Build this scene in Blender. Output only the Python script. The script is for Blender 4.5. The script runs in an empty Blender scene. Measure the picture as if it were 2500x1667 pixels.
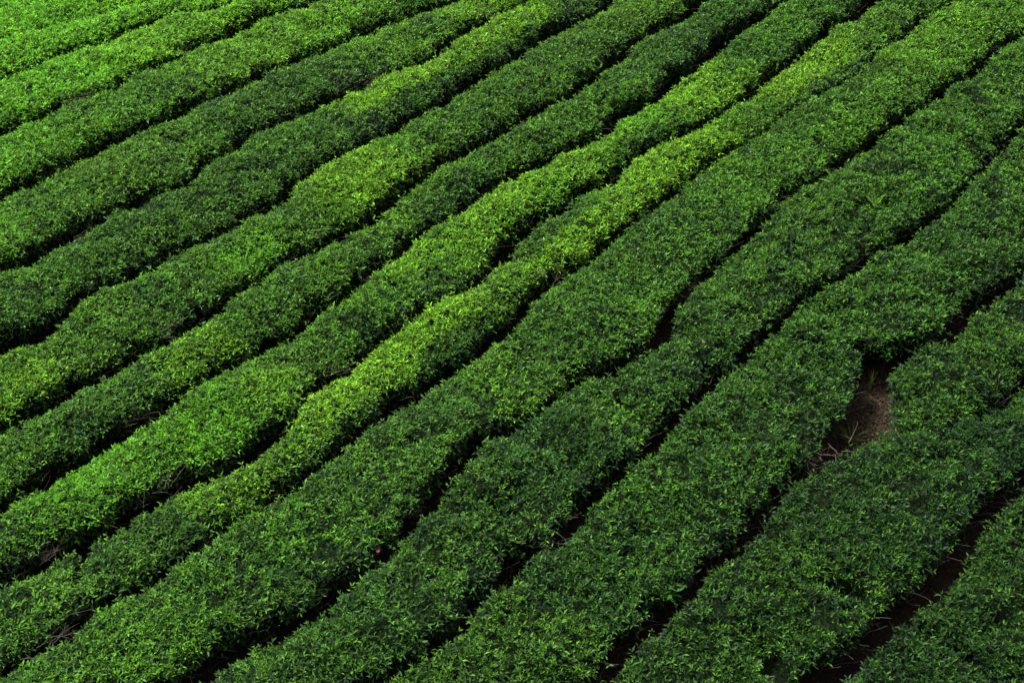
import bpy, math, random
import numpy as np
from mathutils import Vector
rng = np.random.default_rng(11)
random.seed(5)

# ------------------------------------------------------------------ camera
TOP = 0.88                    # height of the plucking table above the soil
CAMH = 15.2                   # camera height above the plucking table
PITCH = math.radians(42.0)    # angle of view below the horizontal
FOC = 1.40                    # focal length / sensor width
sc = bpy.context.scene
cam = bpy.data.cameras.new('camera')
cam.sensor_width = 36.0; cam.lens = 36.0 * FOC
cam.clip_start = 0.1; cam.clip_end = 2000
camo = bpy.data.objects.new('camera', cam)
camo.location = (0, 0, CAMH + TOP)
camo.rotation_euler = (math.pi/2 - PITCH, 0, 0)
sc.collection.objects.link(camo); sc.camera = camo
CP, SP = math.cos(PITCH), math.sin(PITCH)

def at(px, py, z=TOP):
    """photograph pixel (2500 x 1667) -> world xy on the level z"""
    x = (px - 1250) / 2500.0; y = -(py - 833.5) / 2500.0
    d = np.array([x, FOC*CP + y*SP, -FOC*SP + y*CP])
    t = (z - (CAMH + TOP)) / d[2]
    return np.array([d[0]*t, d[1]*t])
def to_px(x, y, z):
    dz = z - (CAMH + TOP)
    f = y*CP - dz*SP; u = y*SP + dz*CP
    return 1250 + 2500*FOC*x/f, 833.5 - 2500*FOC*u/f

# ------------------------------------------------------------------ traced furrows
# native px polylines: far-top edge of the hedge below each gap
G={}
G[0]="-120,240 0,189 84,158 145,125 218,102 313,69 349,55 400,35 473,22 582,2 700,-30"
G[1]="-120,362 0,322 55,296 120,277 145,253 204,233 285,210 315,180 364,164 418,145 455,125 491,104 564,80 633,40 691,22 742,7 840,-25"
G[2]="-120,525 0,473 91,433 156,400 233,367 269,342 356,309 440,280 464,258 545,225 628,191 650,173 713,156 800,116 850,98 890,78 952,55 978,45 1029,27 1087,4 1180,-30"
G[3]="-120,700 0,652 85,632 120,608 140,590 189,563 245,540 265,511 320,498 364,469 460,447 484,420 508,389 575,364 596,340 618,322 665,302 764,262 825,238 898,195 941,178 1010,153 1060,138 1080,116 1138,84 1160,65 1218,33 1272,4 1340,-30"
G[4]="-120,905 0,855 44,834 105,812 127,794 182,754 200,728 269,692 338,663 400,637 415,619 440,610 455,597 516,574 556,560 582,545 600,520 647,505 698,469 717,436 775,407 800,389 850,367 898,345 963,309 1018,273 1090,246 1114,222 1189,178 1261,142 1287,120 1334,87 1385,58 1465,22 1490,0 1540,-30"
G[5]="-120,1100 0,1048 55,1019 120,994 162,956 185,936 233,926 269,906 316,881 345,852 393,834 455,801 491,775 553,735 575,714 629,685 662,659 684,637 753,608 800,579 850,561 905,538 934,513 985,469 1018,447 1043,422 1090,393 1134,367 1174,349 1232,316 1258,295 1309,265 1352,247 1410,218 1432,198 1458,185 1472,164 1516,142 1538,113 1581,84 1625,62 1665,40 1694,25 1716,0 1760,-30"
G[6]="-120,1300 0,1246 29,1221 109,1181 142,1152 204,1110 276,1066 334,1034 378,1008 425,975 473,943 520,917 567,884 618,859 662,830 727,804 756,779 789,746 832,728 865,706 894,674 934,637 978,612 1007,583 1045,556 1116,516 1170,476 1207,447 1272,411 1323,394 1359,367 1425,350 1487,316 1518,278 1559,255 1621,229 1645,205 1668,180 1705,165 1727,142 1777,95 1821,65 1868,33 1919,0 1960,-30"
G[7]="-120,1490 0,1428 44,1410 76,1384 116,1362 145,1340 193,1326 218,1308 294,1282 320,1257 382,1228 418,1199 502,1166 596,1126 618,1107 665,1074 700,1037 717,1019 742,975 807,925 838,898 869,874 934,823 981,790 1029,754 1079,721 1141,699 1185,666 1212,634 1243,605 1269,575 1305,548 1334,520 1385,498 1425,469 1505,429 1530,396 1589,356 1625,337 1665,325 1705,313 1752,284 1795,251 1846,225 1875,200 1912,171 1952,131 2014,87 2050,50 2086,42 2115,22 2135,0 2170,-30"
G[8]="-120,1710 0,1632 73,1584 120,1570 180,1530 208,1497 276,1450 349,1421 400,1388 447,1351 484,1330 516,1304 567,1264 618,1235 665,1213 709,1184 753,1144 800,1117 828,1095 861,1059 920,1026 970,986 1029,954 1072,917 1116,892 1172,863 1198,834 1247,794 1280,765 1312,725 1341,699 1385,666 1443,634 1472,605 1492,579 1522,556 1552,531 1625,484 1655,455 1705,418 1748,385 1810,349 1870,300 1935,260 1995,225 2032,204 2097,164 2145,115 2214,73 2265,36 2312,10 2360,-30"
G[9]="380,1720 480,1667 516,1631 556,1606 580,1584 618,1566 684,1544 731,1508 792,1479 822,1450 846,1434 874,1406 936,1373 958,1337 992,1301 1021,1268 1058,1232 1090,1188 1127,1144 1156,1108 1189,1070 1243,1041 1309,1004 1330,990 1370,950 1414,921 1498,895 1528,877 1589,848 1620,815 1645,768 1664,729 1701,688 1748,648 1777,615 1821,572 1845,556 1868,531 1897,498 1941,462 2014,433 2050,404 2097,367 2145,335 2177,298 2232,265 2288,236 2318,202 2370,178 2421,138 2464,91 2500,62 2560,10"
G[10]="830,1720 920,1661 965,1642 988,1617 1050,1595 1090,1559 1135,1530 1156,1493 1184,1453 1256,1410 1283,1366 1312,1341 1352,1319 1390,1301 1418,1264 1438,1232 1472,1192 1520,1162 1552,1126 1588,1108 1612,1077 1643,1041 1675,1005 1715,968 1748,921 1777,895 1825,863 1856,819 1905,783 1952,739 1980,715 2036,692 2067,670 2119,630 2152,600 2206,588 2239,568 2258,543 2286,516 2328,496 2354,458 2395,415 2425,378 2465,338 2500,302 2560,250"
G[11]="1440,1720 1495,1667 1512,1624 1550,1592 1565,1555 1599,1526 1639,1497 1668,1470 1718,1432 1732,1399 1755,1366 1806,1337 1839,1297 1856,1268 1896,1235 1918,1190 1966,1159 2017,1122 2050,1105 2086,1081 2126,1055 2214,1045 2300,1035 2380,1020 2430,990 2500,930 2560,890"
G[12]="1990,1720 2043,1667 2104,1624 2128,1584 2177,1548 2228,1497 2323,1417 2357,1366 2392,1301 2424,1261 2468,1217 2500,1190 2560,1140"
L="1890,798 1925,822 1960,832 2028,841 2123,835 2180,848 2221,856 2264,834 2325,824 2350,801 2377,761 2414,739 2443,714 2478,688 2492,668 2560,610"
def P(s): return [tuple(map(float,p.split(','))) for p in s.split()]
G={k:P(v) for k,v in G.items()}; L=P(L)

G[-1] = P("-120,118 0,84 100,58 200,36 330,6 420,-22")
G[-2] = P("-120,20 0,-8 100,-30 220,-60")
G[13] = P("2400,1850 2470,1782 2540,1710 2610,1630 2690,1540")
# T path that interrupts the wide row on the right (photograph pixels)
# gap width between rows, metres: {line: [(px, width), ...]}
GAP = {-1: [(0, -.06), (400, -.04)],
       0: [(0, .22), (340, .2), (480, .05), (582, .1)],
       1: [(0, .26), (690, .2), (760, .22)],
       2: [(0, .26), (1080, .26)],
       3: [(0, .34), (200, .34), (330, .30), (640, .2), (1010, .16), (1138, .24), (1250, .12)],
       4: [(0, .38), (200, .30), (640, .26), (900, .16), (1100, .26), (1400, .24)],
       5: [(0, .24), (250, .3), (500, .26), (1000, .28), (1400, .22), (1700, .22)],
       6: [(0, .32), (500, .22), (850, .22), (1110, .14), (1400, .25), (1668, .34), (1900, .25)],
       7: [(0, .32), (250, .32), (620, .3), (860, .16), (1080, .14), (1250, .24), (1500, .2), (2000, .26)],
       8: [(0, .05), (120, .14), (420, .12), (600, .08), (700, .18), (850, .16), (1060, .22), (1380, .3), (1500, .1), (1700, .12), (1810, .08), (1870, .02), (2000, .02), (2100, .03), (2250, .1)],
       9: [(500, .42), (760, .44), (900, .3), (1160, .3), (1330, .16), (1480, .26), (1640, .22), (1800, .22), (2100, .24), (2300, .26), (2500, .16)],
       10: [(900, .4), (1130, .34), (1280, .42), (1500, .34), (1650, .46), (1850, .34), (2000, .34), (2250, .42), (2500, .32)],
       11: [(1500, .55), (1720, .46), (2000, .42), (2100, .3), (2150, .03), (2370, .03), (2440, .10), (2500, .2)],
       12: [(2040, .62), (2250, .66), (2500, .55)],
       13: [(2400, .4)]}
GAPL = [(1900, .02), (2028, .06), (2123, .22), (2264, .42), (2500, .36)]

# ------------------------------------------------------------------ noise
def _hash(i, j, k, s):
    h = (i*374761393 + j*668265263 + k*2147483647 + s*974634777) & 0xffffffff
    h = ((h ^ (h >> 13)) * 1274126177) & 0xffffffff
    return ((h ^ (h >> 16)) & 0xffff) / 65535.0
def noise(x, y, z=0.0, s=0):
    x = np.asarray(x, float); y = np.asarray(y, float); z = np.broadcast_to(np.asarray(z, float), x.shape)
    xi = np.floor(x).astype(np.int64); yi = np.floor(y).astype(np.int64); zi = np.floor(z).astype(np.int64)
    fx, fy, fz = x-xi, y-yi, z-zi
    fx, fy, fz = [f*f*(3-2*f) for f in (fx, fy, fz)]
    r = 0
    for a in (0, 1):
        for b in (0, 1):
            for c in (0, 1):
                w = (fx if a else 1-fx)*(fy if b else 1-fy)*(fz if c else 1-fz)
                r = r + w*_hash(xi+a, yi+b, zi+c, s)
    return r*2 - 1
def fbm(x, y, z=0.0, s=0, o=3):
    r = 0; a = 1; t = 0
    for k in range(o):
        r = r + a*noise(np.asarray(x)*2**k, np.asarray(y)*2**k, np.asarray(z)*2**k, s+k*7); t += a; a *= .5
    return r / t
def smooth(a, b, x):
    t = np.clip((x-a)/(b-a), 0, 1); return t*t*(3-2*t)

# ------------------------------------------------------------------ materials
def new_mat(name):
    m = bpy.data.materials.new(name); m.use_nodes = True
    nt = m.node_tree; nt.nodes.clear()
    return m, nt, nt.nodes, nt.links
def leaf_material(name, rough=.5, spec=.15, trans=.22, color=None):
    m, nt, N, Lk = new_mat(name)
    out = N.new('ShaderNodeOutputMaterial')
    p = N.new('ShaderNodeBsdfPrincipled'); p.inputs['Specular Tint'].default_value = (.72, 1, .86, 1); t = N.new('ShaderNodeBsdfTranslucent'); mx = N.new('ShaderNodeMixShader')
    p.inputs['Roughness'].default_value = rough; p.inputs['Specular IOR Level'].default_value = spec
    mx.inputs[0].default_value = trans
    if color is None:
        a = N.new('ShaderNodeAttribute'); a.attribute_name = 'leaf_colour'; src = a.outputs['Color']
    else:
        g = N.new('ShaderNodeTexCoord'); n = N.new('ShaderNodeTexNoise'); n.inputs['Scale'].default_value = 14
        r = N.new('ShaderNodeValToRGB'); r.color_ramp.elements[0].color = (*[c*.65 for c in color], 1); r.color_ramp.elements[1].color = (*[c*1.25 for c in color], 1)
        Lk.new(g.outputs['Object'], n.inputs['Vector']); Lk.new(n.outputs['Fac'], r.inputs[0]); src = r.outputs[0]
    Lk.new(src, p.inputs['Base Color']); Lk.new(src, t.inputs['Color'])
    Lk.new(p.outputs[0], mx.inputs[1]); Lk.new(t.outputs[0], mx.inputs[2]); Lk.new(mx.outputs[0], out.inputs[0])
    return m
def noise_material(name, c0, c1, scale, rough=.95, spec=.2, bump=0, c2=None):
    m, nt, N, Lk = new_mat(name)
    out = N.new('ShaderNodeOutputMaterial'); p = N.new('ShaderNodeBsdfPrincipled')
    p.inputs['Roughness'].default_value = rough; p.inputs['Specular IOR Level'].default_value = spec
    g = N.new('ShaderNodeTexCoord'); n = N.new('ShaderNodeTexNoise'); n.inputs['Scale'].default_value = scale; n.inputs['Detail'].default_value = 9; n.inputs['Roughness'].default_value = .68
    r = N.new('ShaderNodeValToRGB'); e = r.color_ramp.elements
    e[0].position = .32; e[0].color = (*c0, 1); e[1].position = .68; e[1].color = (*c1, 1)
    if c2:
        x = e.new(.5); x.color = (*c2, 1)
    Lk.new(g.outputs['Object'], n.inputs['Vector']); Lk.new(n.outputs['Fac'], r.inputs[0]); Lk.new(r.outputs[0], p.inputs['Base Color'])
    if bump:
        b = N.new('ShaderNodeBump'); b.inputs['Strength'].default_value = bump; b.inputs['Distance'].default_value = .03
        n2 = N.new('ShaderNodeTexNoise'); n2.inputs['Scale'].default_value = scale*6; n2.inputs['Detail'].default_value = 6
        Lk.new(g.outputs['Object'], n2.inputs['Vector']); Lk.new(n2.outputs['Fac'], b.inputs['Height']); Lk.new(b.outputs[0], p.inputs['Normal'])
    Lk.new(p.outputs[0], out.inputs[0])
    return m
M_LEAF = leaf_material('tea_leaf', rough=.43, spec=.15, trans=.28)
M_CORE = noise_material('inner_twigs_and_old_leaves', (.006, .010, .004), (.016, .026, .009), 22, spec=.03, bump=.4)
M_WOOD = noise_material('grey_brown_bark', (.05, .042, .034), (.16, .14, .12), 9)
M_DEAD = noise_material('bleached_dead_twig', (.045, .038, .031), (.13, .11, .09), 9)
M_SOIL = noise_material('dark_brown_soil', (.014, .009, .006), (.046, .027, .016), 3.2, bump=1.0, c2=(.028, .017, .011))
M_FERN = leaf_material('fern_green', color=(.15, .32, .03), trans=.3)
M_FERN_DULL = leaf_material('dull_fern_green', color=(.08, .19, .03), trans=.3)
M_WEED = leaf_material('broad_weed_leaf', color=(.045, .16, .02), trans=.3)
M_GRASS = leaf_material('grass_blade', color=(.12, .19, .035), trans=.3)
M_LITTER = leaf_material('fallen_leaf', rough=.8, spec=.2, trans=.05)
M_PINK = leaf_material('pink_petal', color=(.45, .06, .14), trans=.3)
M_PALE = leaf_material('pale_pink_petal', color=(.45, .30, .26), trans=.3)

# ------------------------------------------------------------------ helpers
def tag(o, label=None, cat=None, group=None, kind=None):
    if label: o['label'] = label
    if cat: o['category'] = cat
    if group: o['group'] = group
    if kind: o['kind'] = kind
    return o
def empty(name, loc):
    o = bpy.data.objects.new(name, None); o.empty_display_size = .3
    o.location = loc; sc.collection.objects.link(o); return o
def mesh_obj(name, V, F, mats, parent=None, colour=None, matidx=None, nverts=4, smooth_idx=None):
    """V (n,3) world coordinates; F (m,nverts) int"""
    me = bpy.data.meshes.new(name)
    V = np.asarray(V, np.float32); F = np.asarray(F, np.int32)
    if parent is not None: V = V - np.array(parent.location, np.float32)
    me.vertices.add(len(V)); me.vertices.foreach_set('co', V.ravel())
    m, k = F.shape
    me.loops.add(m*k); me.loops.foreach_set('vertex_index', F.ravel())
    me.polygons.add(m); me.polygons.foreach_set('loop_start', np.arange(m, dtype=np.int32)*k)
    try: me.polygons.foreach_set('loop_total', np.full(m, k, np.int32))
    except Exception: pass
    for x in mats: me.materials.append(x)
    if matidx is not None: me.polygons.foreach_set('material_index', np.asarray(matidx, np.int32))
    if smooth_idx is not None: me.polygons.foreach_set('use_smooth', np.asarray(smooth_idx, bool))
    if colour is not None:
        a = me.attributes.new('leaf_colour', 'FLOAT_COLOR', 'POINT')
        c = np.ones((len(V), 4), np.float32); c[:, :3] = colour; a.data.foreach_set('color', c.ravel())
    me.update(calc_edges=True)
    o = bpy.data.objects.new(name, me); sc.collection.objects.link(o)
    if parent is not None: o.parent = parent
    return o
def unit(v): return v / np.maximum(np.linalg.norm(v, axis=-1, keepdims=True), 1e-9)

def leaves(pos, axis, length, width, arch, fold):
    """Vectorised leaves: two folded, arched blades each. pos, axis (n,3). Returns V (n*5,3), F (n*2,4)"""
    n = len(pos)
    up = np.tile([0., 0., 1.], (n, 1)) + rng.normal(0, .25, (n, 3))
    side = unit(np.cross(axis, up)); nor = unit(np.cross(side, axis))
    l = length[:, None]; w = width[:, None]/2
    mid = pos + axis*l*.48 + nor*(arch[:, None]*l*.5)
    tip = pos + axis*l - nor*(arch[:, None]*l*.55)
    Lp = mid + side*w + nor*(fold[:, None]*w); Rp = mid - side*w + nor*(fold[:, None]*w)
    V = np.stack([pos, Lp, mid, Rp, tip], 1).reshape(-1, 3)
    b = (np.arange(n)*5)[:, None]
    F = np.stack([b + np.array([[0, 2, 4, 1]]), b + np.array([[0, 3, 4, 2]])], 1).reshape(-1, 4)
    return V, F

def tubes(paths, r0, r1, sides=4):
    """list of (k,3) polylines -> tapered tubes"""
    Vs = []; Fs = []; o = 0
    for i, p in enumerate(paths):
        p = np.asarray(p, float); k = len(p)
        tg = unit(np.gradient(p, axis=0)); ref = np.array([.31, .17, .93])
        a = unit(np.cross(tg, ref)); b = np.cross(tg, a)
        rr = np.linspace(r0[i], r1[i], k)[:, None, None]
        an = np.arange(sides)*2*math.pi/sides
        ring = p[:, None] + rr*(np.cos(an)[None, :, None]*a[:, None] + np.sin(an)[None, :, None]*b[:, None])
        Vs.append(ring.reshape(-1, 3))
        for j in range(k-1):
            for s in range(sides):
                s2 = (s+1) % sides
                Fs.append((o+j*sides+s, o+j*sides+s2, o+(j+1)*sides+s2, o+(j+1)*sides+s))
        o += k*sides
    return np.concatenate(Vs), np.array(Fs)

# ------------------------------------------------------------------ rows in the world
def worldline(pl): return np.array([at(x, y) for x, y in pl])
allp = np.concatenate([worldline(G[k])[1:-1] - worldline(G[k])[1:-1].mean(0) for k in range(0, 11)])
_, _, vt = np.linalg.svd(allp); D = vt[0] if vt[0][0] > 0 else -vt[0]      # common run of the rows
Nn = np.array([-D[1], D[0]])                                              # points up the hill, away from the lens
def uv(p): return p @ D, p @ Nn
def line_fn(pl, ext=9.0):
    """returns monotone u, v and the photo x for each vertex, extended straight at both ends"""
    W = worldline(pl); u, v = uv(W); px = np.array([p[0] for p in pl], float)
    keep = [0]
    for i in range(1, len(u)):
        if u[i] > u[keep[-1]] + .02: keep.append(i)
    u, v, px = u[keep], v[keep], px[keep]
    sl0 = (v[min(6, len(v)-1)]-v[0])/(u[min(6, len(v)-1)]-u[0]); sl1 = (v[-1]-v[-min(6, len(v))])/(u[-1]-u[-min(6, len(v))])
    u = np.concatenate([[u[0]-ext], u, [u[-1]+ext]]); v = np.concatenate([[v[0]-ext*sl0], v, [v[-1]+ext*sl1]])
    px = np.concatenate([[px[0]], px, [px[-1]]])
    return u, v, px
LN = {k: line_fn(G[k]) for k in G}; LNL = line_fn(L)

# tone patches per row: (row, px0, px1, t0, t1, (flush, yellow, pure), strength); t: 0 at the far edge, 1 at the near edge
Y = (1.0, .85, .15); YG = (.75, .65, .3); GR = (.8, .25, .85); MG = (.5, .3, .5); DK = (.22, .25, .1); DD = (.15, .15, .05); MY = (.5, .7, 0.)
BASE = {-2: (1., .55, .7), -1: (1.0, .55, .7), 0: (.92, .5, .7), 1: (.70, .5, .45), 2: (.54, .6, .2), 3: (.40, .45, .15), 4: (.45, .55, .2), 5: (.36, .45, .25),
        6: (.50, .4, .45), 7: (.40, .55, .15), 8: (.40, .4, .35), 9: (.30, .3, .35), 10: (.27, .25, .4), 20: (.3, .3, .4), 21: (.27, .25, .4), 11: (.22, .22, .35), 12: (.2, .2, .35), 13: (.2, .2, .3)}
PATCH = [
 (2, -200, 60, .3, 1, GR, .4), (2, 60, 200, .4, 1, YG, .5), (3, -200, 40, .0, .4, YG, .5), (4, 180, 330, .5, 1, YG, .5), (4, 660, 800, .4, 1, YG, .5), (5, -200, 80, .1, .9, YG, .5), (7, 80, 200, .1, .9, YG, .5),
 (4, 1480, 1720, .2, .9, YG, .6), (5, 1600, 1720, .0, .5, MG, .4), (7, 480, 620, .1, .8, YG, .55), (8, 150, 420, .0, .5, MG, .5), (8, 2200, 2560, 0, 1, YG, .7), (9, 2250, 2600, 0, 1, (.55, .45, .6), .6), (8, 1500, 1900, 0, 1, MG, .4), (2, 300, 900, 0, 1, MG, .35), (3, 0, 500, 0, 1, MG, .4), (5, 100, 760, 0, 1, MG, .3), (4, 1040, 1400, 0, 1, MG, .35), (5, 760, 1500, 0, 1, YG, .35), (6, 1850, 2000, 0, .6, YG, .6), (9, 640, 820, .0, .5, MG, .4),
 (-1, 0, 500, .0, 1, (.95, .45, .9), .8), (0, 330, 520, 0, 1, YG, .6), (0, 600, 800, .2, 1, (.9, .7, .5), .7), (0, 0, 200, 0, 1, GR, .6),
 (1, -200, 220, 0, 1, GR, .6), (1, 290, 420, 0, .8, MG, .5), (1, 660, 860, 0, .6, YG, .7), (1, 400, 600, .3, 1, MY, .5), (1, 900, 1100, .3, 1, DK, .6), (1, 130, 250, 0, .4, DK, .5),
 (2, 0, 200, 0, .7, MG, .7), (2, 200, 420, 0, .8, MY, .6), (2, 520, 900, .1, 1, DK, .75), (2, 540, 640, .4, 1, MY, .4), (2, 1080, 1210, .1, .8, (.8, .9, .1), .8), (2, 900, 1060, .2, .8, MY, .4),
 (3, -200, 260, .1, 1, DK, .5), (3, 260, 620, 0, .45, DD, .7), (3, 330, 480, .2, .8, MY, .5), (3, 580, 860, .2, 1, DK, .7), (3, 850, 1110, 0, .5, Y, 1), (3, 850, 1110, .55, 1, DK, .7), (3, 1120, 1340, 0, .55, Y, 1), (3, 1120, 1400, .6, 1, DK, .6), (3, 1380, 1480, .2, 1, DD, .6), (3, 20, 120, 0, .5, MG, .6), (3, 640, 780, 0, .4, MG, .6),
 (4, -200, 170, .35, 1, (.8, .85, .15), .75), (4, 200, 460, .1, .7, MG, .4), (4, 540, 650, .3, .9, GR, .9), (4, 690, 810, .0, .9, MY, .5), (4, 790, 1010, 0, .9, Y, 1), (4, 960, 1150, 0, .6, MG, .7), (4, 1040, 1160, .1, .6, MY, .4), (4, 1180, 1400, .1, .7, DK, .5), (4, 1250, 1400, .4, 1, MY, .6), (4, 1400, 1600, 0, .9, MY, .5), (4, 340, 420, .1, .5, DK, .7),
 (5, 0, 140, .2, 1, MG, .5), (5, 380, 560, .15, .9, (.85, 1, 0), .8), (5, 560, 760, .1, .8, DK, .5), (5, 840, 960, .2, .9, MY, .6), (5, 1000, 1200, .3, 1, DK, .6), (5, 1140, 1330, .0, .7, MG, .8), (5, 1330, 1480, 0, .7, MG, .7), (5, 1180, 1240, .6, 1, (.7, .3, .8), .7), (5, 1540, 1800, .1, 1, DD, .75), (5, 1460, 1560, .2, .7, MG, .5), (5, 200, 340, .1, .8, MG, .4), (5, 640, 730, .4, 1, MY, .4),
 (6, 90, 400, .0, .75, GR, 1), (6, 340, 540, .2, 1, GR, .9), (6, -200, 110, 0, 1, MG, .6), (6, 520, 600, .1, .9, (.8, .2, 1), .7), (6, 600, 760, .35, 1, (.8, .8, .2), .8), (6, 690, 860, 0, .8, DK, .5), (6, 870, 1060, .4, 1, MG, .6), (6, 880, 1060, 0, .3, YG, .7), (6, 1000, 1100, .0, .4, Y, .8), (6, 1090, 1240, .25, .9, (.9, .85, .3), .85), (6, 1150, 1340, 0, .45, (1, .9, .2), .9), (6, 1240, 1440, .1, .8, (1, .85, .3), .9), (6, 1290, 1360, .5, 1, (.7, .3, .8), .7), (6, 1440, 1640, 0, .6, (.9, .7, .5), .8), (6, 1480, 1640, .4, 1, MG, .7), (6, 1640, 1800, 0, .9, (1, .85, .4), .95), (6, 1780, 1980, .1, .8, MG, .8), (6, 1540, 1640, 0, .5, (.9, .3, .9), .8),
 (7, 0, 180, 0, 1, MG, .6), (7, 200, 500, .2, 1, DK, .4), (7, 560, 730, 0, .9, (.65, .85, .1), .8), (7, 740, 1010, 0, .62, Y, 1), (7, 740, 1200, .72, 1, DK, .7), (7, 990, 1230, 0, .5, Y, 1), (7, 1180, 1300, 0, 1, (.65, .8, .1), .8), (7, 1280, 1530, .35, 1, (1, .95, .1), .95), (7, 1280, 1430, 0, .3, DK, .6), (7, 1440, 1530, 0, .4, MG, .5), (7, 1520, 1790, 0, .9, Y, .95), (7, 1790, 1900, .1, .9, MY, .6), (7, 1890, 2090, 0, .75, (.95, 1, 0), .95), (7, 2080, 2330, 0, .9, (.6, .7, .3), .8), (7, 2160, 2260, .5, 1, DK, .6), (7, 1760, 1860, 0, .5, (.8, .5, .6), .6),
 (8, 0, 320, .4, 1, MG, .6), (8, 440, 560, .1, .6, (.5, .2, .8), .7), (8, 660, 800, 0, .6, (.55, .3, .8), .8), (8, 960, 1180, 0, .5, DK, .7), (8, 1250, 1500, .0, .8, DK, .4), (8, 1400, 1560, .3, .9, MG, .6), (8, 1500, 1900, .2, 1, MG, .4), (8, 1900, 2500, .1, 1, (.55, .5, .5), .8), (8, 2200, 2400, .0, .7, (.7, .65, .4), .8), (8, 1960, 2200, .0, .4, DK, .5), (8, 1320, 1440, .55, 1, (.45, .3, .7), .6),
 (9, 560, 900, .2, 1, MG, .35), (9, 1030, 1200, .3, .8, (.5, .4, .4), .5), (9, 1760, 1960, .1, .6, MG, .5), (9, 2050, 2260, .3, 1, (.45, .2, .7), .6), (9, 2200, 2560, 0, 1, (.5, .35, .7), .7), (9, 2300, 2400, .4, .8, DK, .4),
 (10, 1400, 1700, .2, .9, (.28, .15, .6), .5), (10, 1850, 2050, .2, .8, (.36, .2, .6), .6), (20, 2100, 2500, 0, .8, (.36, .3, .5), .6), (21, 2350, 2450, .2, .7, (.4, .4, .4), .6),
]

def profile(w, r, dome):
    """cross-section of a hedge: (lateral, z) from the far foot over the top to the near foot; arrays (stations, k)"""
    n = len(w); cols = []
    hw = w/2; r = np.minimum(r, hw*.9)
    inset = np.minimum(.24, hw*.45)
    for z, k in ((.10, 1.), (.30, .55), (.50, .2)): cols.append((-hw + inset*k, np.full(n, z)))
    for a in np.linspace(0, math.pi/2, 6): cols.append((-hw + r*(1-math.cos(a)), (TOP-.03) - r*(1-math.sin(a))))
    for t in np.linspace(0, 1, 11)[1:-1]: cols.append(((-hw+r)*(1-t) + (hw-r)*t, np.full(n, (TOP-.03) + dome*math.sin(math.pi*t))))
    for a in np.linspace(math.pi/2, 0, 6): cols.append((hw - r*(1-math.cos(a)), (TOP-.03) - r*(1-math.sin(a))))
    for z, k in ((.50, .2), (.30, .55), (.10, 1.)): cols.append((hw - inset*k, np.full(n, z)))
    return np.stack([c[0] for c in cols], 1), np.stack([c[1] for c in cols], 1)

PITS = [(11, (1835, 1535), (1930, 1690), .38, .16), (11, (1985, 1412), (2085, 1432), .34, .13), (5, (934, 684), (1040, 668), .24, .10), (8, (2078, 255), (2090, 247), .25, .07),
        (21, (2350, 1010), (2470, 960), .22, .16), (6, (1668, 205), (1700, 185), .2, .1), (3, (1120, 180), (1090, 230), .18, .08), (8, (1360, 1010), (1420, 985), .2, .1),
        (7, (1190, 745), (1240, 720), .12, .1), (9, (1190, 1230), (1250, 1200), .14, .12), (10, (1500, 1330), (1560, 1290), .16, .12), (9, (1480, 1000), (1530, 960), .14, .1), (8, (760, 1400), (800, 1440), .2, .12),
        (7, (180, 1420), (195, 1340), .4, .1), (9, (1900, 640), (1950, 600), .10, .1), (12, (2380, 1560), (2440, 1500), .2, .12), (10, (1960, 905), (2010, 870), .16, .12), (5, (380, 905), (400, 880), .12, .08)]
TOTAL = [0]
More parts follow.
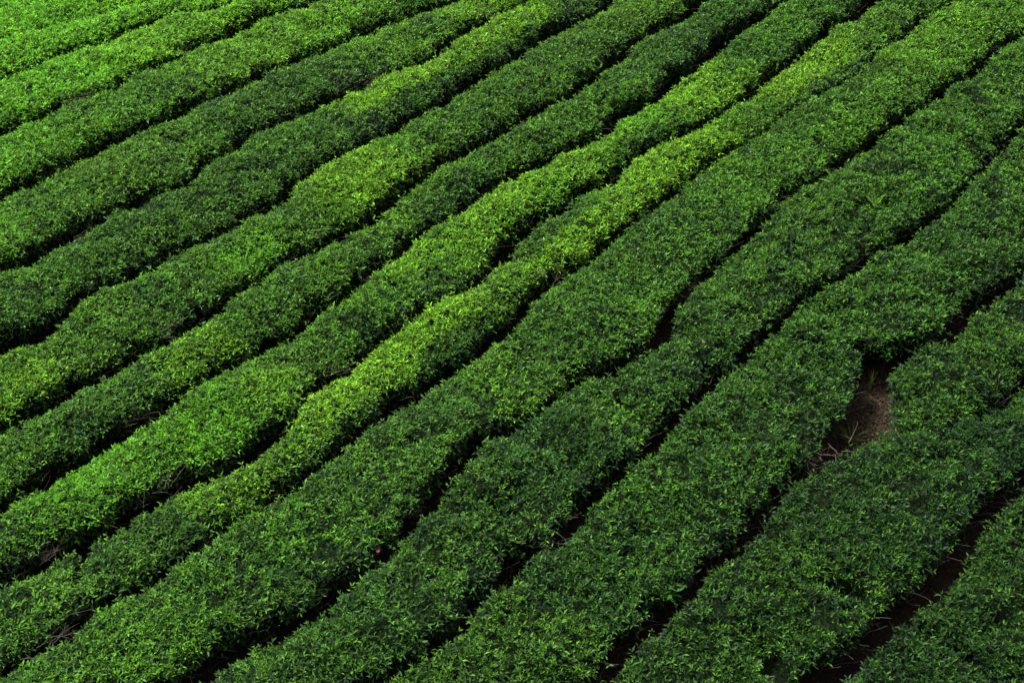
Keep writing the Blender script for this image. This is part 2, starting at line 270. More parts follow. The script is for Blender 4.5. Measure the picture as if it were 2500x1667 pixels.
def hedge(row, back, front, gapdef, label, u_lo=None, u_hi=None, end_lo=False, end_hi=False, tone=None, backgap=None):
    ub, vb, pb = back; uf, vf, pf = front
    lo = max(ub[0], uf[0]) if u_lo is None else u_lo
    hi = min(ub[-1], uf[-1]) if u_hi is None else u_hi
    U = np.arange(lo, hi+.05, .10)
    VB = np.interp(U, ub, vb); VF = np.interp(U, uf, vf)
    gp = np.interp(np.interp(U, uf, pf), [g[0] for g in gapdef], [g[1] for g in gapdef])
    adj = np.interp(row, [-2, -1, 0, 7, 8, 9, 10, 11, 12, 20, 21], [0, .08, .14, .11, .05, -.10, -.14, -.2, -.2, -.05, 0])
    gp = np.where(gp > .05, np.maximum(gp + adj, .03), gp)
    rr = random.Random(row*17+3); cuts = [lo]
    while cuts[-1] < hi: cuts.append(cuts[-1] + rr.uniform(.75, 1.35))
    notch = sum(rr.random()**2*np.exp(-((U-c_-.1)/rr.uniform(.12, .3))**2) for c_ in cuts)
    jit = .09*fbm(U*1.3, np.full(len(U), row*3.1), s=3) + .05*noise(U*3.1, np.full(len(U), row*1.7), s=9) + .06*noise(U*7.3, np.full(len(U), row*1.9), s=11)
    jitb = .03*noise(U*5, np.full(len(U), row*2.3), s=19)
    g = gp + .06*fbm(U*1.3, np.full(len(U), row*5.7), s=21)*np.clip(gp/.15, 0, 1) + jit*np.clip(gp/.12, 0, 1)
    VBc = VB - .035 + jitb*.8
    VBc = VBc - .03*notch
    VFc = np.minimum(VF + .10*notch*np.minimum(1, gp/.15) + np.maximum(g - .07*np.clip(gp/.15, 0, 1), -.08) + .02, VBc - .05)
    VFc = np.minimum(VFc, VBc - .05)
    W = VBc - VFc; Cn = (VBc + VFc)/2
    # rounded ends
    f = np.ones(len(U)); re = .34
    if end_lo: f = np.minimum(f, np.sqrt(np.clip(1-(1-np.clip((U-lo)/re, 0, 1))**2, .0, 1)))
    if end_hi: f = np.minimum(f, np.sqrt(np.clip(1-(1-np.clip((hi-U)/re, 0, 1))**2, .0, 1)))
    W = np.maximum(W*f, .02)
    rad = np.clip(.07 + gp*.5, .06, .19)
    A, Z = profile(W, rad, .035)
    k = A.shape[1]
    X = U[:, None]*D[0] + (Cn[:, None] - A)*Nn[0]; Yy = U[:, None]*D[1] + (Cn[:, None] - A)*Nn[1]
    zt = smooth(.3, TOP, Z)
    big = .06*fbm(X*.9, Yy*.9, s=31) + .055*noise(X*2.1, Yy*2.1, s=41) + .02*noise(X*6, Yy*6, s=43)
    if row in (9, 10, 11, 12, 20, 21): big = big*1.5 + .05*noise(X*4.5, Yy*4.5, s=47)
    Z = Z + big*zt - np.where((f < .9)[:, None], (1-f[:, None])*.12*zt, 0)
    Z = Z - (.035*notch)[:, None]*zt*(1+.8*noise(X*3, Yy*3, s=153))
    pit = np.zeros_like(Z)
    for r_, (x0, y0), (x1, y1), dep, wid in PITS:
        if r_ != row: continue
        A0 = at(x0, y0); A1 = at(x1, y1); dv = A1 - A0; L2 = dv @ dv
        tp_ = np.clip(((X-A0[0])*dv[0] + (Yy-A0[1])*dv[1])/L2, 0, 1)
        dd_ = np.hypot(X-A0[0]-tp_*dv[0], Yy-A0[1]-tp_*dv[1])
        pk = dep*np.exp(-(dd_/wid)**2)*zt*np.minimum(1, tp_*3+.35); Z = Z - pk
        pit += np.exp(-(dd_/wid/1.7)**2)*.4
    S = np.stack([X, Yy, Z], 2)
    # outward bumps on the sides
    side = (1-smooth(.55, .85, Z)); b2 = .05*noise(X*4, Yy*4, Z*4, s=51) + .035*noise(X*8, Yy*8, Z*8, s=53)
    sgn = np.sign(A); S[..., 0] += -sgn*Nn[0]*b2*side; S[..., 1] += -sgn*Nn[1]*b2*side
    cx = float(U.mean()*D[0] + Cn.mean()*Nn[0]); cy = float(U.mean()*D[1] + Cn.mean()*Nn[1])
    root = empty('tea_hedge', (cx, cy, 0))
    tag(root, label, 'hedge', 'rows of clipped tea bushes')
    n = len(U); idx = np.arange(n*k).reshape(n, k)
    Q = np.stack([idx[:-1, :-1], idx[:-1, 1:], idx[1:, 1:], idx[1:, :-1]], -1).reshape(-1, 4)
    P3 = S.reshape(-1, 3)
    qa, qb, qc, qd = [P3[Q[:, i]] for i in range(4)]
    nr = np.cross(qc-qa, qd-qb); area = np.linalg.norm(nr, axis=1)/2; nr = unit(nr)
    cen = (qa+qb+qc+qd)/4
    # make normals point outward
    ax = np.stack([np.interp(cen @ np.array([D[0], D[1], 0]), U, U*D[0]+Cn*Nn[0]), np.interp(cen @ np.array([D[0], D[1], 0]), U, U*D[1]+Cn*Nn[1]), np.full(len(cen), .4)], 1)
    flip = ((cen-ax)*nr).sum(1) < 0; nr[flip] *= -1
    nrv = np.zeros_like(P3); np.add.at(nrv, Q.ravel(), np.repeat(nr, 4, axis=0)); nrv = unit(nrv)
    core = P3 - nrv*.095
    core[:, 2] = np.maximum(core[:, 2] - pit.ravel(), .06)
    # ---- how much of it the photograph shows: outside the frame the leaf count drops
    px, py = to_px(cen[:, 0], cen[:, 1], cen[:, 2])
    off = np.maximum(np.maximum(-px, px-2500), np.maximum(-py, py-1667))
    vis = np.clip(1.0 - .8*smooth(40, 500, off), .2, 1)
    # back-facing sides and feet are hidden in the furrow
    upn = nr[:, 2]
    tocam = unit(np.array([0, 0, CAMH+TOP]) - cen); facing = (nr*tocam).sum(1)
    fringe = np.where((facing < -.05) & (cen[:, 2] < .6), .35, 1.0)
    def sample(dens, wt):
        wgt = area*vis*fringe*wt*dens; tot = wgt.sum(); m = int(tot)
        i = rng.choice(len(Q), m, p=wgt/tot)
        s, t = rng.random((m, 1)), rng.random((m, 1))
        p = qa[i]*(1-s)*(1-t) + qb[i]*(1-s)*t + qc[i]*s*t + qd[i]*s*(1-t)
        return i, p, nr[i]
    # ---- tone at a point
    Fl, Ye, Pu = BASE[row] if tone is None else tone
    Fl = Fl*1.1 + .03
    pxc, _ = to_px(U*D[0]+Cn*Nn[0], U*D[1]+Cn*Nn[1], TOP)
    cell = np.array([(rr.gauss(0, 1), rr.gauss(0, 1), rr.gauss(0, 1)) for _ in cuts])
    def tones(p):
        u = p[:, 0]*D[0] + p[:, 1]*D[1]; v = p[:, 0]*Nn[0] + p[:, 1]*Nn[1]
        wob = .22*fbm(p[:, 0]*1.6, p[:, 1]*1.6, s=61)
        t = (np.interp(u, U, VB) - v) / np.maximum(np.interp(u, U, VB-VF), .05) + wob*.55
        q = np.interp(u + wob*.9, U, pxc)
        ci = np.clip(np.searchsorted(cuts, u + wob*.7)-1, 0, len(cuts)-1)
        nb = fbm(p[:, 0]*.55, p[:, 1]*.55, s=71); nm = fbm(p[:, 0]*2.2, p[:, 1]*2.2, s=81)
        fl = Fl + .09*cell[ci, 0] + .16*nb + .13*nm
        ye = Ye + .14*cell[ci, 1] + .2*fbm(p[:, 0]*.9, p[:, 1]*.9, s=91)
        pu = Pu + .12*cell[ci, 2] + .25*fbm(p[:, 0]*.8, p[:, 1]*.8, s=95)
        for r_, p0, p1, t0, t1, (f_, y_, g_), st in PATCH:
            if r_ != row: continue
            e = (p1-p0)*.16
            w = smooth(p0-e, p0+e, q)*(1-smooth(p1-e, p1+e, q))
            if y_ < .26 and f_ < .25: st = st*.65
            w = w*(smooth(t0-.10, t0+.08, t) if t0 > 0 else 1)*(1-smooth(t1-.10, t1+.12, t) if t1 < 1 else 1)*st
            fl = fl*(1-w) + (f_ + .10*nm)*w; ye = ye*(1-w) + y_*w; pu = pu*(1-w) + g_*w
        return np.clip(fl, 0, 1.15), np.clip(ye, 0, 1), np.clip(pu, 0, 1)
    row_falloff = float(np.interp(row, [-2, 0, 1, 3, 7, 8, 9, 10, 11, 12, 20, 21], [1.35, 1.3, 1.15, 1.04, 1.04, 1.0, .88, .78, .68, .60, .86, .78]))  # light falloff painted into leaf colour: far rows brighter, near, older rows darker
    near = float(smooth(7, 11, row if row < 13 else 10.5)) if row >= 0 else 0.
    LV = []; LF = []; LC = []
    def add(V, F, C):
        o = sum(len(x) for x in LV); LV.append(V); LF.append(F+o); LC.append(np.repeat(C, 5, axis=0))
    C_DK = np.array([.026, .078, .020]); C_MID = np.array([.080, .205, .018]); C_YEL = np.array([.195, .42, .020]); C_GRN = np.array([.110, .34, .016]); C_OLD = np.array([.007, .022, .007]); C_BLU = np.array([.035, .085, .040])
    # young shoots on the plucking table and shoulders
    wt = np.clip(.16 + 1.0*smooth(.1, .8, upn), 0, 1)*smooth(.25, .7, cen[:, 2])
    i, p, nn = sample(SH_DENS*(1-.12*near), wt)
    cl = noise(p[:, 0]*7, p[:, 1]*7, p[:, 2]*3, 131)*.6 + noise(p[:, 0]*2.3, p[:, 1]*2.3, 0, 137)*.35
    fl, ye, pu = tones(p)
    keep = rng.random(len(p)) < np.clip(.66 + (.9+.4*near)*cl*(1-.6*smooth(.5, .9, fl)) + .30*smooth(.4, .85, fl), .08, 1)
    i, p, nn, fl, ye, pu = i[keep], p[keep], nn[keep], fl[keep], ye[keep], pu[keep]
    m = len(p)
    hj = rng.normal(0, .018 + .012*near, m) + np.where(rng.random(m) < .08, rng.uniform(.01, .08, m), 0) + (1-smooth(.5, .95, nn[:, 2]))*rng.normal(.005, .03, m)
    p = p + nn*hj[:, None]
    sh_axis = unit(np.array([0, 0, .75]) + nn*.35 + rng.normal(0, .30, (m, 3)))
    tt = unit(np.cross(sh_axis, rng.normal(0, 1, (m, 3)))); bb = np.cross(sh_axis, tt)
    az0 = rng.random(m)*6.28
    shoot_len = rng.uniform(.9, 1.4, m)*(.97 + .04*near)
    inten = rng.normal(1, .24 + .12*near, m)
    inten = inten*(1 + .45*noise(p[:, 0]*8, p[:, 1]*8, p[:, 2]*4, 171))
    for j in range(4):
        az = az0 + j*2.4 + rng.normal(0, .3, m)
        el = np.radians([22, 48, 62, 80][j]) + rng.normal(0, .15, m)
        dirv = unit(sh_axis*np.cos(el)[:, None] + (tt*np.cos(az)[:, None] + bb*np.sin(az)[:, None])*np.sin(el)[:, None])
        base = p - sh_axis*([.0, .008, .018, .030][j]) 
        ln = np.array([.048, .060, .068, .074][j])*shoot_len*rng.uniform(.8, 1.2, m)
        wd = ln*rng.uniform(.25, .36, m)
        V, F = leaves(base, dirv, ln, wd, rng.uniform(.02, .22, m), rng.uniform(.1, .6, m))
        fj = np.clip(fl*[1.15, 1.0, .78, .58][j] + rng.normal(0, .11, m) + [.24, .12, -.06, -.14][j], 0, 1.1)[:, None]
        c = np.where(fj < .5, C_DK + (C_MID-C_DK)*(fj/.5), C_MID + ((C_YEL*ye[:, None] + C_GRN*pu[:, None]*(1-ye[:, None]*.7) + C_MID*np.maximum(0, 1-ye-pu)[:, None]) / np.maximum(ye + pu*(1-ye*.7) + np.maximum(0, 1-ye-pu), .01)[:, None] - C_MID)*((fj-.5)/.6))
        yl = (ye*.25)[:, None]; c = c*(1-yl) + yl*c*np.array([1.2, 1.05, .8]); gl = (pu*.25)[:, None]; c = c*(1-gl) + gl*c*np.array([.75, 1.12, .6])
        c = c*(row_falloff*(1 + (.35 + .25*near)*[.5, .3, -.15, -.6][j])*np.clip(inten*rng.normal(1, .12, m), .35, 1.8))[:, None]
        add(V, F, np.clip(c, .004, .8))
    # mature leaves under and between the shoots and down the sides
    wt = np.clip(.75 + .25*upn, .5, 1)*smooth(.05, .45, cen[:, 2])
    i, p, nn = sample(MA_DENS*(1-.25*near), wt)
    m = len(p); fl, ye, pu = tones(p)
    sd = 1 - smooth(.2, .7, nn[:, 2])
    p = p - nn*rng.uniform(.005, .085, m)[:, None]
    az = rng.random(m)*6.28; dr = np.stack([np.cos(az), np.sin(az), rng.uniform(-.15, .65, m) - .5*sd], 1)
    dirv = unit(dr + nn*.55)
    ln = rng.uniform(.05, .092, m)*(.97+.05*near); wd = ln*rng.uniform(.34, .46, m)
    V, F = leaves(p, dirv, ln, wd, rng.uniform(.02, .25, m), rng.uniform(.05, .5, m))
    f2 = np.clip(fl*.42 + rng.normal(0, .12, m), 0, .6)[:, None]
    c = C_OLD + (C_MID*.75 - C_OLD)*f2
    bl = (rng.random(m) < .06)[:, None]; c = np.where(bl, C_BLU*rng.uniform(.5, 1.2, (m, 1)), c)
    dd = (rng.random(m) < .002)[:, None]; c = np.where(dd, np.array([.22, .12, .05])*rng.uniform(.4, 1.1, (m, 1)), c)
    c = c*row_falloff*(1-.15*near)*np.clip(rng.normal(1, .22, (m, 1)), .4, 1.8)
    add(V, F, np.clip(c, .003, .8))
    V = np.concatenate(LV); F = np.concatenate(LF); C = np.concatenate(LC)
    TOTAL[0] += len(F)//2
    o = len(V)
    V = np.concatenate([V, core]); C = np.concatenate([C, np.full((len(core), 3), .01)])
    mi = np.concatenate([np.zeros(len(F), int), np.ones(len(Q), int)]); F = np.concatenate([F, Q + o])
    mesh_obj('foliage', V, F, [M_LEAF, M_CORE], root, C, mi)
    # ---- woody frame: trunks under each bush and twigs poking out of the near flank
    paths = []; r0 = []; r1 = []
    for uc in cuts[:-1]:
        uc = uc + .45
        if uc > hi - .25 or uc < lo + .2: continue
        cvv = float(np.interp(uc, U, Cn)); ww = float(np.interp(uc, U, W))
        if ww < .35: continue
        base = np.array([uc*D[0]+cvv*Nn[0], uc*D[1]+cvv*Nn[1], -.03])
        tp = []
        for q in range(5):
            an = rr.uniform(0, 6.28); ra = ww*.32
            e = base + np.array([math.cos(an)*ra, math.sin(an)*ra, .62])
            mdl = base + np.array([math.cos(an)*ra*.35, math.sin(an)*ra*.35, .28])
            tp.append([base + np.array([math.cos(an)*.012, math.sin(an)*.012, 0]), mdl, e])
        V, F = tubes(tp, [.028]*5, [.008]*5, 5)
        mesh_obj('trunk', V, F, [M_WOOD], root)
    ntw = int(len(U)*.1*TW_DENS)
    for q in range(ntw):
        ui = rr.randrange(3, len(U)-3)
        if W[ui] < .3: continue
        sdn = -1 if rr.random() < .9 else 1
        off_ = Cn[ui] + sdn*(W[ui]/2 - rr.uniform(.02, .10))
        z0 = rr.uniform(.15, .6)
        p0 = np.array([U[ui]*D[0]+off_*Nn[0], U[ui]*D[1]+off_*Nn[1], z0])
        dirr = np.array([Nn[0]*sdn, Nn[1]*sdn, 0])*rr.uniform(.1, .5) + np.array([D[0], D[1], 0])*rr.uniform(-.8, .8) + np.array([0, 0, rr.uniform(.1, 1.)])
        dirr = dirr/np.linalg.norm(dirr); ln_ = rr.uniform(.15, .42)
        pts = [p0]; 
        for s_ in range(3):
            dirr = dirr + np.array([rr.gauss(0, .22), rr.gauss(0, .22), rr.gauss(0, .2)]); dirr /= np.linalg.norm(dirr)
            nx = pts[-1] + dirr*ln_/3
            nx[2] = min(nx[2], TOP+.02)
            pts.append(nx)
        paths.append(pts); r0.append(rr.uniform(.003, .006)); r1.append(.0018)
    if paths:
        V, F = tubes(paths, r0, r1, 4)
        tag(mesh_obj('twigs', V, F, [M_WOOD], root), kind='stuff')
    return root, (U, Cn, W)

SH_DENS = 570.; MA_DENS = 790.; TW_DENS = 16.

LABELS = {
 -2: 'bright green tea hedge filling the extreme top left corner, above the faint closed seam',
 -1: 'bright lime green tea hedge at top left, directly above the first dark furrow',
 0: 'bright green tea hedge between the first and second dark furrows from the top left corner',
 1: 'fourth tea hedge from the top left corner, fresh green left end, darker right end',
 2: 'fifth tea hedge from the top left corner, olive with a dull patch midway',
 3: 'sixth tea hedge from the top left corner, dull left part, two yellow strips further up',
 4: 'seventh tea hedge from the top left corner, one large yellow-green patch in its middle',
 5: 'eighth tea hedge from the top left corner, dark blue-green towards the top edge',
 6: 'ninth tea hedge from the top left, vivid green left part, yellow strips at centre',
 7: 'tea hedge with the brightest long yellow-green strip curving through the centre of the field',
 8: 'broad mid green tea hedge just below the long yellow strip, reaching the top right corner',
 9: 'dark green tea hedge with yellow-green ferns growing on it at the right',
 10: 'wide dark tea hedge, its right end rounded beside the bare soil path',
 20: 'narrow tea hedge that starts above the bare soil path and widens towards the right edge',
 21: 'tea hedge block starting at the right side of the bare soil path',
 11: 'dark shaggy tea hedge just below the bare soil path, above the widest brown furrow',
 12: 'dark tea hedge filling the bottom right corner, below the widest brown furrow'}
ROOTS = {}
# where the path cuts through
u_pl = float(uv(at(2118, 935))[0]); u_pr = float(uv(at(2172, 925))[0])
for k in range(-2, 13):
    if k in (10,): continue
    if k == 11:
        ROOTS[k] = hedge(k, LN[11], LN[12], GAP[12], LABELS[k])
    elif k == 12:
        ROOTS[k] = hedge(k, LN[12], LN[13], GAP[13], LABELS[k])
    else:
        ROOTS[k] = hedge(k, LN[k], LN[k+1], GAP[k+1], LABELS[k])
# the split row: a tapering upper strip, a left block and a right block with the path between
uL, vL, pL = LNL
u_start = float(uv(at(1890, 798))[0])
ub, vb, pb = LN[10]
mask = uL > u_start
# far edge of the blocks = upper line left of the strip's tip, then the strip's near furrow
u_c = np.arange(ub[0], u_start, .1)
back_blocks = (np.concatenate([u_c, uL[mask]]), np.concatenate([np.interp(u_c, ub, vb), vL[mask]]), np.concatenate([np.interp(u_c, ub, pb), pL[mask]]))
ROOTS[20] = hedge(20, LN[10], LNL, GAPL, LABELS[20], u_lo=u_start, end_lo=True)
f10 = line_fn([p for p in G[11] if p[0] < 2020] + P("2040,1065 2074,1000 2094,945 2112,900 2122,862"), ext=0)
f10 = tuple(np.concatenate([LN[11][j][:1], f10[j][1:]]) for j in range(3))
ROOTS[10] = hedge(10, back_blocks, f10, GAP[11], LABELS[10], u_hi=f10[0][-1], end_hi=True)
b21 = line_fn(P("2206,1052 2182,990 2172,905 2194,872 2223,858") + [p for p in L if p[0] > 2230])
b21 = tuple(x[1:] for x in b21)
ROOTS[21] = hedge(21, b21, LN[11], GAP[11], LABELS[21], u_lo=b21[0][0], end_lo=True)
print('LEAVES', TOTAL[0])

# ------------------------------------------------------------------ ground
def graded(lo, hi, step, far):
    c = list(np.arange(lo, hi, step)); s = step
    r = []; x = c[-1]
    while x < far: s *= 1.5; x += s; r.append(x)
    l = []; x = c[0]; s = step
    while x > -far: s *= 1.5; x -= s; l.append(x)
    return np.array(l[::-1] + c + r)
gx = graded(-14, 22, .12, 600); gy = graded(5, 34, .12, 600)
GX, GY = np.meshgrid(gx, gy, indexing='ij')
fade = smooth(60, 30, np.abs(GX))*1.0
GZ = -.02 + .035*fbm(GX*.9, GY*.9, s=111) + .02*noise(GX*3.3, GY*3.3, s=117)
GZ = np.where((np.abs(GX) < 40) & (np.abs(GY) < 60), GZ, -.02)
gi = np.arange(GX.size).reshape(GX.shape)
GF = np.stack([gi[:-1, :-1], gi[1:, :-1], gi[1:, 1:], gi[:-1, 1:]], -1).reshape(-1, 4)
g = mesh_obj('ground', np.stack([GX, GY, GZ], 2).reshape(-1, 3), GF, [M_SOIL], smooth_idx=np.ones(len(GF), bool))
tag(g, kind='structure')

# fallen leaves and twigs littering the furrows near the camera
pts = []
for key in (9, 10, 11, 12):
    u, v, px = LN[key]; uu = np.arange(u[1], u[-2], .02)
    n_ = len(uu)*5
    q = rng.choice(uu, n_); vv = np.interp(q, u, v) + rng.uniform(-.05, .75, n_)
    pts.append(np.stack([q*D[0]+vv*Nn[0], q*D[1]+vv*Nn[1]], 1))
pc = [at(2165, 1000, 0), at(2140, 880, 0)]
for c_ in pc: pts.append(np.array(c_) + rng.normal(0, .5, (3000, 2)))
pts = np.concatenate(pts); m = len(pts)
gz = -.02 + .035*fbm(pts[:, 0]*.9, pts[:, 1]*.9, s=111) + .02*noise(pts[:, 0]*3.3, pts[:, 1]*3.3, s=117)
pos = np.stack([pts[:, 0], pts[:, 1], gz + .012], 1)
az = rng.random(m)*6.28
V, F = leaves(pos, unit(np.stack([np.cos(az), np.sin(az), rng.uniform(-.05, .3, m)], 1)), rng.uniform(.03, .085, m), rng.uniform(.012, .035, m), rng.uniform(-.2, .3, m), rng.uniform(-.5, .8, m))
cc = np.array([.042, .028, .017])*rng.uniform(.25, 1.9, (m, 1))*rng.normal(1, .08, (m, 3))
o = mesh_obj('fallen_leaves', V, F, [M_LITTER], colour=np.repeat(cc, 5, axis=0)); tag(o, kind='stuff')

# ------------------------------------------------------------------ ferns, weeds, grass, flowers
def frond_mesh(base, az, lean, length, width, droop=.5):
    """pinnate frond: stalk with many paired leaflets, bending over"""
    n = 30; pts = []; p = np.array(base, float); el = lean
    for i in range(n+1):
        pts.append(p.copy()); d = np.array([math.cos(az)*math.cos(el), math.sin(az)*math.cos(el), math.sin(el)])
        p = p + d*length/n; el -= droop/n
    pts = np.array(pts); V0, F0 = tubes([pts], [.004], [.001], 4)
    tg = unit(np.gradient(pts, axis=0)); sd = unit(np.cross(tg, [0, 0, 1.]))
    P_, A_, L_ = [], [], []
    for i in range(3, n+1):
        t = i/n; ln = width/2*(math.sin(math.pi*min(1, t*.85+.08))**.7)*(1-t*.35) + .008
        for s in (-1, 1):
            P_.append(pts[i]); a = sd[i]*s + tg[i]*.35 + np.array([0, 0, -.1]); A_.append(a/np.linalg.norm(a)); L_.append(ln)
    P_ = np.array(P_); A_ = np.array(A_); L_ = np.array(L_)
    V1, F1 = leaves(P_, A_, L_, np.full(len(P_), length/n*.7), np.full(len(P_), .05), np.full(len(P_), .15))
    return np.concatenate([V0, V1]), np.concatenate([F0, F1+len(V0)])
def fern(px, py, fronds, label, mat):
    x, y = at(px, py); root = empty('fern', (x, y, TOP-.25))
    tag(root, label, 'fern', 'ferns sprouting among the tea bushes')
    for (az, lean, ln, wd) in fronds:
        V, F = frond_mesh((x, y, TOP-.02), math.radians(az), math.radians(lean), ln, wd)
        mesh_obj('frond', V, F, [mat], root)
fern(2068, 442, [(55, 76, .50, .13), (100, 66, .34, .09)], 'tall pale green fern at the hedge edge, uppermost of the ferns', M_FERN_DULL)
fern(2038, 448, [(150, 65, .34, .09), (190, 40, .36, .06)], 'small yellowish fern arching over the dark furrow, leftmost of the fern group', M_FERN)
fern(2178, 462, [(95, 82, .30, .13), (60, 65, .22, .08), (150, 60, .16, .07)], 'bright yellow-green fern, rightmost and brightest of the ferns', M_FERN)
fern(2135, 500, [(120, 78, .38, .11), (20, 62, .28, .08), (165, 60, .24, .08), (250, 50, .2, .07)], 'low yellow-green fern with spreading fronds, lowest of the fern group', M_FERN)
fern(1764, 705, [(80, 70, .36, .10)], 'single thin fern frond on the hedge left of the pale twig', M_FERN_DULL)

def broad_weed(px, py, z, n, size, label, mat, spread=1.0, name='weed_plant', cat='weed', lean=(0, 0)):
    x, y = at(px, py, z); root = empty(name, (x, y, 0)); tag(root, label, cat)
    P_, A_, L_, W_ = [], [], [], []; paths = []
    for i in range(n):
        an = 2.4*i + random.uniform(-.3, .3); h = z - .16 + .20*i/n
        stem = np.array([x + lean[0]*(i/n), y + lean[1]*(i/n), h]); dd_ = np.array([math.cos(an), math.sin(an), random.uniform(.0, .5)]); dd_ /= np.linalg.norm(dd_)
        P_.append(stem + dd_*.03); A_.append(dd_); L_.append(size*random.uniform(.7, 1.1)); W_.append(size*random.uniform(.38, .5))
        paths.append([stem, stem + dd_*.035])
    paths.append([np.array([x, y, -.02]), np.array([x, y, z-.1]), np.array([x+lean[0], y+lean[1], z+.04])])
    V, F = leaves(np.array(P_), np.array(A_), np.array(L_), np.array(W_), np.full(n, .2), np.full(n, .25))
    mesh_obj('leaves', V, F, [mat], root)
    V, F = tubes(paths, [.003]*n + [.006], [.002]*n + [.003], 5)
    mesh_obj('stem', V, F, [M_WEED], root)
    return root, (x+lean[0], y+lean[1])
broad_weed(1632, 1440, .75, 9, .13, 'broad-leaved green weed leaning out of the furrow near the bottom, on the hedge flank', M_WEED, lean=(.08, -.06))
broad_weed(1762, 1322, .60, 8, .11, 'bright green broad-leaved weed in the furrow, lit against dark soil', M_WEED)
broad_weed(2166, 862, .62, 12, .10, 'bright green seedling with broad leaves hanging at the head of the bare soil path', M_WEED)
broad_weed(452, 420, .80, 9, .12, 'dark glossy broad-leaved weed in the furrow at upper left', M_WEED)
broad_weed(366, 825, .66, 9, .13, 'broad-leaved weed in the dark furrow at left, beneath a pale forked twig', M_WEED)
def flower(px, py, z, r, label, mat, n=5):
    x, y = at(px, py, z); root = empty('flower', (x, y, 0)); tag(root, label, 'flower')
    an = np.arange(n)*2*math.pi/n; A_ = unit(np.stack([np.cos(an), np.sin(an)-.25, np.full(n, .7)], 1))
    V, F = leaves(np.tile([x, y, z], (n, 1)), A_, np.full(n, r), np.full(n, r*.95), np.full(n, .25), np.full(n, .2))
    mesh_obj('petals', V, F, [mat], root)
    V, F = tubes([[np.array([x, y, 0.]), np.array([x+.02, y, z*.5]), np.array([x, y, z])]], [.005], [.002], 5)
    mesh_obj('stem', V, F, [M_WEED], root)
flower(923, 1346, .78, .030, 'small deep pink blossom deep in the dark furrow at lower centre', M_PINK)
flower(1717, 835, .90, .032, 'pale pinkish blossom on the hedge flank right of centre', M_PALE)

def grass_tuft(px, py, n, h, label, spread=.16, leanx=0.):
    x, y = at(px, py, .05); root_x, root_y = x, y
    Vs, Fs = [], []; o = 0
    for i in range(n):
        an = random.uniform(0, 6.28); b = np.array([x + random.uniform(-.03, .03), y + random.uniform(-.03, .03), -.02])
        dv = np.array([math.cos(an)*spread + leanx, math.sin(an)*spread, h*random.uniform(.7, 1)])
        sd = np.array([-math.sin(an), math.cos(an), 0])*.006
        k = 5; pts_ = [b + dv*np.array([t_**1.6, t_**1.6, t_*(1.25-.35*t_)]) for t_ in np.linspace(0, 1, k)]
        for j, q in enumerate(pts_):
            w_ = 1 - (j/(k-1))**2*.9; Vs += [q - sd*w_, q + np.array([0, 0, -.002]), q + sd*w_]
        for j in range(k-1):
            a_ = o+j*3; Fs += [(a_, a_+1, a_+4, a_+3), (a_+1, a_+2, a_+5, a_+4)]
        o += k*3
    ob = mesh_obj('grass_tuft', np.array(Vs), np.array(Fs), [M_GRASS]); tag(ob, label, 'grass')
grass_tuft(2078, 1075, 26, .34, 'yellowish grass tuft at the near end of the bare soil path', .26)
grass_tuft(2122, 950, 9, .62, 'thin upright green grass blades at the left side of the bare soil path', .06)
grass_tuft(2190, 1050, 14, .2, 'small low grass tuft on the near edge of the bare soil path', .18)
grass_tuft(1795, 1355, 14, .3, 'low grass tuft on bare soil of the furrow at lower right', .2)

# bare twigs: parts of the hedge they belong to
def twig_part(row, px, py, z, n, ln, label, az=None, mat=M_DEAD, thick=.0055, up=.5, spread=.35):
    x, y = at(px, py, z); paths = []; r0 = []; r1 = []
    for i in range(n):
        p = np.array([x + random.gauss(0, spread*.5), y + random.gauss(0, spread*.35), z - random.uniform(.02, .14)])
        a_ = (math.radians(az) if az is not None else random.uniform(0, 6.28)) + random.gauss(0, .5)
        d = np.array([math.cos(a_), math.sin(a_), up*random.uniform(.3, 1.5)]); d /= np.linalg.norm(d)
        pts_ = [p]; L_ = ln*random.uniform(.5, 1.15)
        for s in range(6):
            d = d + np.array([random.gauss(0, .16), random.gauss(0, .16), random.gauss(0, .14)]); d /= np.linalg.norm(d); pts_.append(pts_[-1] + d*L_/6)
        paths.append(pts_); r0.append(thick*random.uniform(.7, 1.2)); r1.append(thick*.3)
        for b_ in range(2):
            q = pts_[random.randint(1, 4)]; d2 = d + np.array([random.gauss(0, .7), random.gauss(0, .7), random.gauss(0, .5)]); d2 /= np.linalg.norm(d2)
            paths.append([q, q + d2*L_*.2, q + d2*L_*.4 + np.array([0, 0, random.gauss(0, .02)])]); r0.append(thick*.5); r1.append(thick*.2)
    if n <= 5:
        for q in range(n):
            V, F = tubes(paths[q*3:q*3+3], r0[q*3:q*3+3], r1[q*3:q*3+3], 4)
            mesh_obj('bare_twig', V, F, [mat], ROOTS[row][0])['label'] = label
        return
    V, F = tubes(paths, r0, r1, 4)
    o = mesh_obj('bare_twigs', V, F, [mat], ROOTS[row][0]); o['label'] = label; o['kind'] = 'stuff'
twig_part(2, 880, 186, TOP+.02, 46, .34, 'grey leafless dead twigs on the near shoulder of the hedge', up=.9, spread=.75, thick=.004)
twig_part(2, 1200, 28, TOP, 20, .3, 'brown leafless twigs near the top edge', up=.6, spread=.5, thick=.004)
twig_part(1, 162, 238, .80, 12, .45, 'pale bare twigs hanging in the furrow', az=10, up=.3, spread=.4)
twig_part(4, 385, 808, .78, 5, .45, 'pale forked twig above the furrow', az=20, up=.4, spread=.12, thick=.007)
twig_part(9, 1955, 705, .80, 4, .42, 'pale fallen twig lying across the hedge flank', az=165, up=.1, spread=.12, thick=.007)
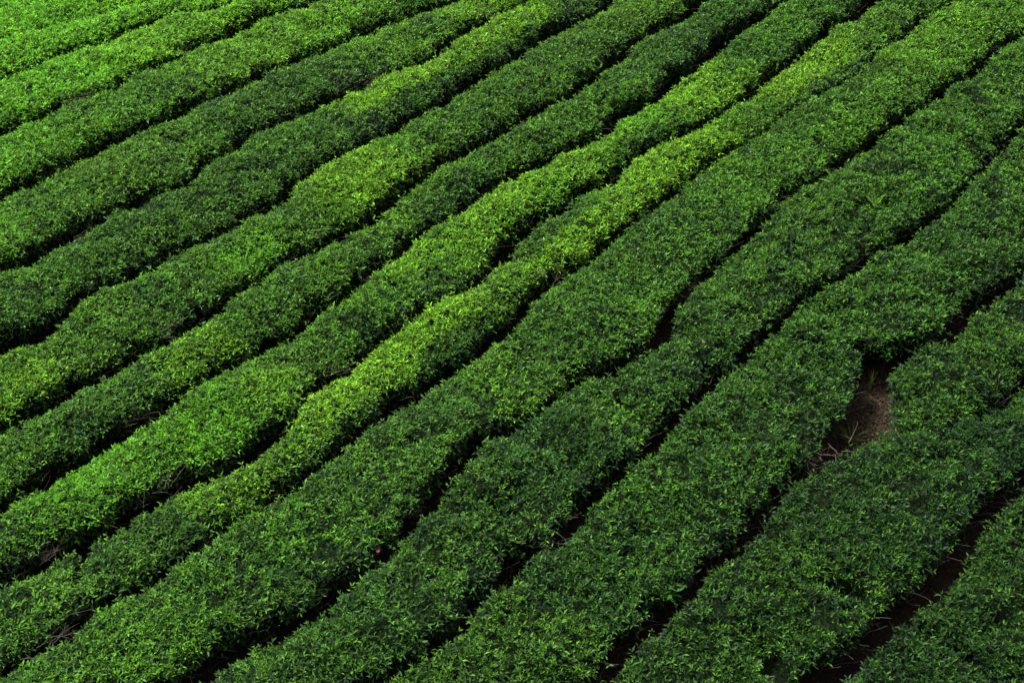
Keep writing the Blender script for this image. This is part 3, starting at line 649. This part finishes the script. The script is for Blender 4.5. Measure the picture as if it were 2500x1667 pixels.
twig_part(10, 2012, 1080, .62, 9, .5, 'curved bare branches at the near foot of the hedge', az=-60, up=.2, spread=.35, thick=.008)
twig_part(6, 390, 1196, .80, 7, .38, 'pale bare twigs over the furrow', az=60, up=.7, spread=.22)
twig_part(7, 1352, 684, .80, 5, .42, 'thin bare twigs rising from the furrow', az=50, up=1.1, spread=.12)
twig_part(7, 130, 1552, .78, 16, .45, 'tangled dead brown twigs in the furrow at the lower left', az=40, up=.2, spread=.5, thick=.007)
twig_part(6, 70, 1345, .70, 14, .4, 'brown dead twigs in the furrow at left', az=60, up=.4, spread=.3)
twig_part(5, 350, 1000, .76, 8, .35, 'grey bare twigs in the furrow', az=200, up=.3, spread=.25)
twig_part(6, 800, 905, .80, 9, .36, 'grey bare twigs on the hedge flank', az=40, up=.3, spread=.3)
twig_part(3, 190, 590, .70, 10, .4, 'pale crossing twigs in the dark furrow', az=10, up=.2, spread=.45)
twig_part(10, 1345, 1315, .70, 8, .42, 'thin arching twigs hanging over the furrow', az=-70, up=.1, spread=.3, thick=.004)

# ------------------------------------------------------------------ light
SUN_EL, SUN_AZ = math.radians(57), math.radians(-42)      # azimuth from +Y towards +X: ahead and to the left
w = bpy.data.worlds.new('World'); sc.world = w; w.use_nodes = True
nt = w.node_tree; nt.nodes.clear()
sky = nt.nodes.new('ShaderNodeTexSky'); sky.sky_type = 'NISHITA'; sky.sun_disc = False
sky.sun_elevation = SUN_EL; sky.sun_rotation = SUN_AZ
sky.air_density = 1.0; sky.dust_density = 6.0; sky.ozone_density = 1.0
hs = nt.nodes.new('ShaderNodeHueSaturation'); hs.inputs['Saturation'].default_value = .55
bg = nt.nodes.new('ShaderNodeBackground'); bg.inputs[1].default_value = .065
wo = nt.nodes.new('ShaderNodeOutputWorld'); nt.links.new(sky.outputs[0], hs.inputs['Color']); nt.links.new(hs.outputs[0], bg.inputs[0]); nt.links.new(bg.outputs[0], wo.inputs[0])
sl = bpy.data.lights.new('sun', 'SUN'); sl.energy = 1.5; sl.angle = math.radians(11); sl.color = (1, .96, .88)
so = bpy.data.objects.new('sun', sl); sc.collection.objects.link(so)
dvec = Vector((math.sin(SUN_AZ)*math.cos(SUN_EL), math.cos(SUN_AZ)*math.cos(SUN_EL), math.sin(SUN_EL)))
so.rotation_euler = dvec.to_track_quat('Z', 'Y').to_euler(); so.location = dvec*60
sc.view_settings.view_transform = 'Standard'; sc.view_settings.look = 'None'
sc.view_settings.exposure = 1.8; sc.view_settings.gamma = 1.0
sc.render.resolution_x = 1024; sc.render.resolution_y = 682
sc.render.engine = 'CYCLES'
